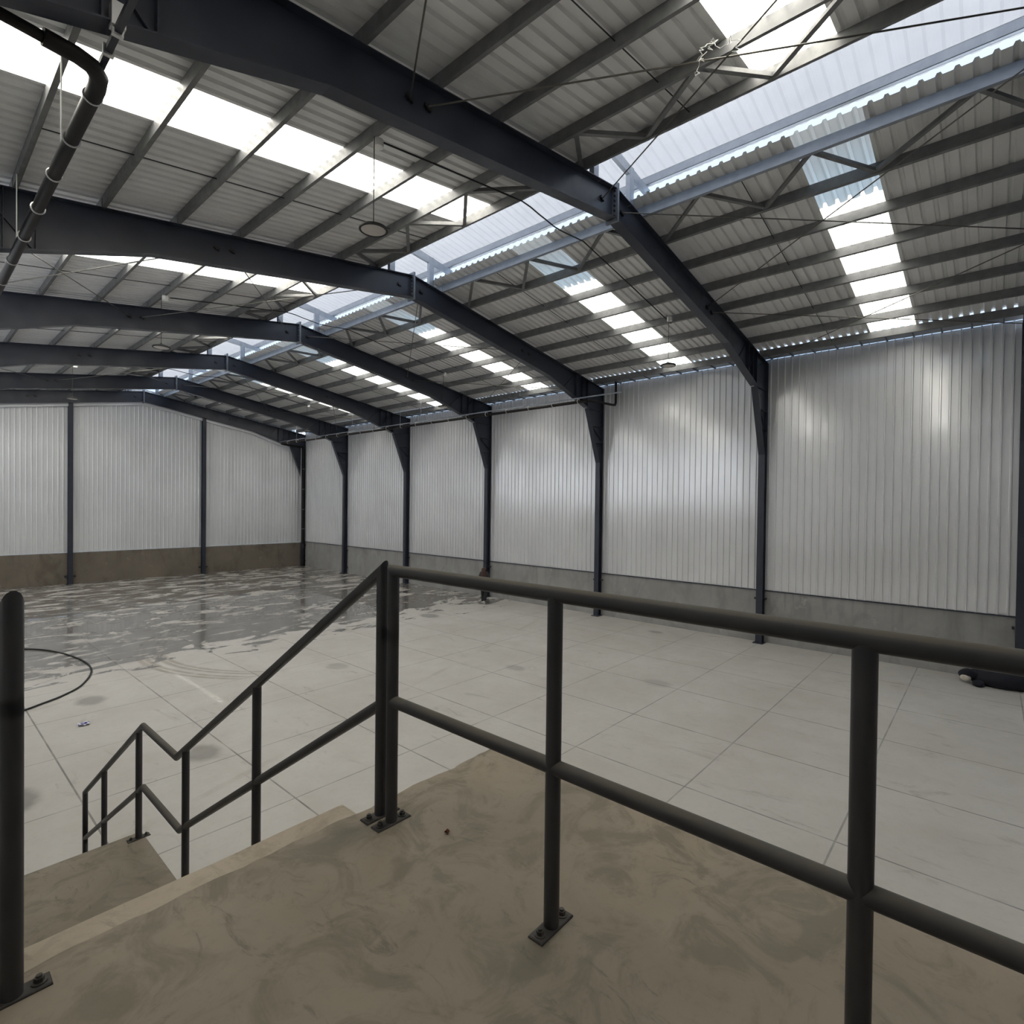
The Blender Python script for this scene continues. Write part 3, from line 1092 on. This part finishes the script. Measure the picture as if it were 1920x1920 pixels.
M['litter'] = litter_mat()
tag(obj('wrapper', ls, 'litter'), 'small crumpled blue and white wrapper lying on the floor at left', 'litter')

# dark heap by the right edge
def lumpy(cx, cy, cz, rx, ry, rz, nu=22, nv=14, amp=0.18, seed=1):
    rnd = random.Random(seed)
    ph = [(rnd.uniform(1, 5), rnd.uniform(1, 5), rnd.uniform(0, 6.28), rnd.uniform(0.3, 1)) for _ in range(7)]
    mb = MB()
    vs, fs = [], []
    for j in range(nv + 1):
        b = math.pi * j / nv
        for i in range(nu):
            a = 2 * math.pi * i / nu
            k = 1 + amp * sum(w * math.sin(round(p) * a + q * b + s) for p, q, s, w in ph) / 3.5 * math.sin(b)
            vs.append((cx + rx * k * math.sin(b) * math.cos(a), cy + ry * k * math.sin(b) * math.sin(a), max(0.003, cz + rz * k * math.cos(b))))
    for j in range(nv):
        for i in range(nu):
            fs.append((j * nu + i, j * nu + (i + 1) % nu, (j + 1) * nu + (i + 1) % nu, (j + 1) * nu + i))
    return mb.add(vs, fs)


M['navy'] = simple('dark_navy_cloth', (0.006, 0.007, 0.014), (0.010, 0.011, 0.020), 6, 0.8, 0, 0.4)
M['cream'] = simple('cream_plastic', (0.66, 0.60, 0.52), None, 3, 0.5)
M['tan'] = simple('tan_spot', (0.25, 0.13, 0.06), None, 3, 0.6)
hb = empty('cloth_heap', (18.25, -0.1, 0), 'black heap with a cream tip lying on the floor by the right wall', 'heap')
h = lumpy(18.25, -0.30, 0.20, 0.27, 0.72, 0.26, seed=3)
h.v += []
obj('body', h, 'navy', hb, True)
obj('fold', lumpy(18.15, 0.38, 0.23, 0.13, 0.20, 0.14, 16, 10, 0.15, 5), 'navy', hb, True)
obj('fold', lumpy(17.95, 0.17, 0.07, 0.13, 0.13, 0.09, 16, 10, 0.15, 8), 'navy', hb, True)
tp = obj('tip', lumpy(18.06, 0.43, 0.145, 0.085, 0.115, 0.085, 18, 10, 0.03, 2), 'cream', hb, True)
tp['label'] = 'cream rounded tip'
obj('spot', MB().lathe([(0.001, 0.0), (0.018, 0.004), (0.022, 0.012)], 12, (17.985, 0.46, 0.165)), 'tan', tp)

# ------------------------------------------------------------------ the walking person
def skin_obj(name, verts, edges, radii, mat, parent, root=0, sub=2):
    me = D.meshes.new(name)
    me.from_pydata(verts, edges, [])
    o = D.objects.new(name, me)
    COL.objects.link(o)
    o.parent = parent
    md = o.modifiers.new('skin', 'SKIN')
    md.use_smooth_shade = True
    for i, v in enumerate(me.skin_vertices[0].data):
        r = radii[i]
        v.radius = (r, r) if not isinstance(r, tuple) else r
        v.use_root = i == root
    s = o.modifiers.new('sub', 'SUBSURF')
    s.levels = s.render_levels = sub
    me.materials.append(M[mat])
    return o


M['skin'] = simple('skin', (0.45, 0.27, 0.19), None, 3, 0.55)
M['hair'] = simple('auburn_hair', (0.020, 0.009, 0.006), (0.085, 0.028, 0.014), 9, 0.45)
M['shirt'] = simple('dark_shirt', (0.05, 0.045, 0.045), None, 3, 0.8)
M['trousers'] = simple('black_trousers', (0.008, 0.008, 0.010), None, 3, 0.8)
M['shoe'] = simple('white_shoe', (0.62, 0.61, 0.58), None, 3, 0.6)

pe = empty('person', (17.35, 16.92, 0), 'person seen from behind walking along the right wall, long brown hair, black trousers', 'person')
pe.rotation_euler = (0, 0, math.radians(-62))     # local +y is the walking direction
# joints: pelvis, waist, chest, neck, head, arms, legs (one foot forward, the other pushing off)
V = [(0, 0, 0.92), (0, 0.01, 1.08), (0, 0.0, 1.28), (0, 0.0, 1.42), (0, 0.02, 1.50), (0, 0.03, 1.58),
     (-0.16, 0, 1.36), (-0.22, -0.07, 1.12), (-0.21, 0.05, 0.90), (0.16, 0, 1.36), (0.23, 0.02, 1.12), (0.20, 0.18, 0.98),
     (-0.09, 0.01, 0.86), (-0.09, 0.14, 0.49), (-0.08, 0.12, 0.10), (-0.08, 0.24, 0.035),
     (0.09, 0, 0.86), (0.09, 0.02, 0.47), (0.08, -0.26, 0.17), (0.08, -0.16, 0.05)]
Ed = [(0, 1), (1, 2), (2, 3), (3, 4), (4, 5), (2, 6), (6, 7), (7, 8), (2, 9), (9, 10), (10, 11), (0, 12), (12, 13), (13, 14), (14, 15), (0, 16), (16, 17), (17, 18), (18, 19)]
Rd = [0.135, 0.115, (0.145, 0.105), 0.06, 0.065, 0.095, 0.065, 0.045, 0.034, 0.065, 0.045, 0.034, 0.09, 0.062, 0.042, 0.036, 0.09, 0.062, 0.042, 0.036]
skin_obj('body', V, Ed, Rd, 'skin', pe)
# hands with fingers
for hx, hy, hz, dy in ((-0.21, 0.05, 0.90, 0.02), (0.20, 0.18, 0.98, 0.05)):
    hv, he, hr = [(hx, hy, hz)], [], [0.03]
    for q in range(4):
        a = (hx + 0.003, hy - 0.028 + 0.018 * q + dy, hz - 0.075)
        L_ = 0.07 - 0.008 * abs(q - 1.5)
        b_ = (hx + 0.012, a[1] + 0.01, a[2] - L_)
        k = len(hv)
        hv += [a, b_]
        he += [(0, k), (k, k + 1)]
        hr += [0.012, 0.008]
    k = len(hv)
    hv += [(hx - 0.01, hy + 0.045 + dy, hz - 0.04), (hx - 0.012, hy + 0.06 + dy, hz - 0.085)]
    he += [(0, k), (k, k + 1)]
    hr += [0.013, 0.009]
    skin_obj('hand', hv, he, hr, 'skin', pe, 0, 1)
sv = [(0, 0, 0.86), V[1], V[2], (0, 0, 1.39), V[6], V[7], (-0.212, 0.03, 0.95), V[9], V[10], (0.207, 0.14, 1.01)]
skin_obj('shirt', sv, [(0, 1), (1, 2), (2, 3), (2, 4), (4, 5), (5, 6), (2, 7), (7, 8), (8, 9)],
         [0.165, 0.135, (0.16, 0.118), 0.075, 0.078, 0.057, 0.046, 0.078, 0.057, 0.046], 'shirt', pe, 0)
skin_obj('trousers', [(0, 0, 0.97), V[0], V[12], V[13], (-0.08, 0.125, 0.06), V[16], V[17], (0.08, -0.275, 0.15)],
         [(0, 1), (1, 2), (2, 3), (3, 4), (1, 5), (5, 6), (6, 7)], [0.145, 0.158, 0.118, 0.092, 0.078, 0.118, 0.092, 0.078], 'trousers', pe, 1)
skin_obj('hair', [(0, -0.01, 1.60), (0, -0.05, 1.52), (0, -0.10, 1.38), (0, -0.125, 1.22), (0, -0.12, 1.10)],
         [(0, 1), (1, 2), (2, 3), (3, 4)], [(0.112, 0.118), (0.118, 0.10), (0.135, 0.06), (0.12, 0.05), (0.07, 0.03)], 'hair', pe, 0)
for pts in (((-0.08, 0.06, 0.055), (-0.08, 0.17, 0.05), (-0.08, 0.27, 0.035)), ((0.08, -0.30, 0.165), (0.08, -0.22, 0.095), (0.08, -0.15, 0.04))):
    skin_obj('shoe', list(pts), [(0, 1), (1, 2)], [0.045, 0.052, 0.038], 'shoe', pe, 1)
for v in ((-0.033, 0.118, 1.60), (0.033, 0.118, 1.60)):
    obj('eye', MB().lathe([(0.001, 0.012), (0.009, 0.008), (0.012, 0), (0.009, -0.008), (0.001, -0.012)], 10, v), 'black', pe, True, False)
obj('nose', MB().add([(-0.014, 0.115, 1.555), (0.014, 0.115, 1.555), (0, 0.145, 1.557), (0, 0.12, 1.60)], [(0, 1, 2), (1, 3, 2), (3, 0, 2), (0, 3, 1)]), 'skin', pe, False, False)
obj('mouth', MB().box(-0.024, 0.024, 0.108, 0.120, 1.522, 1.530), 'leaf', pe, None, False)
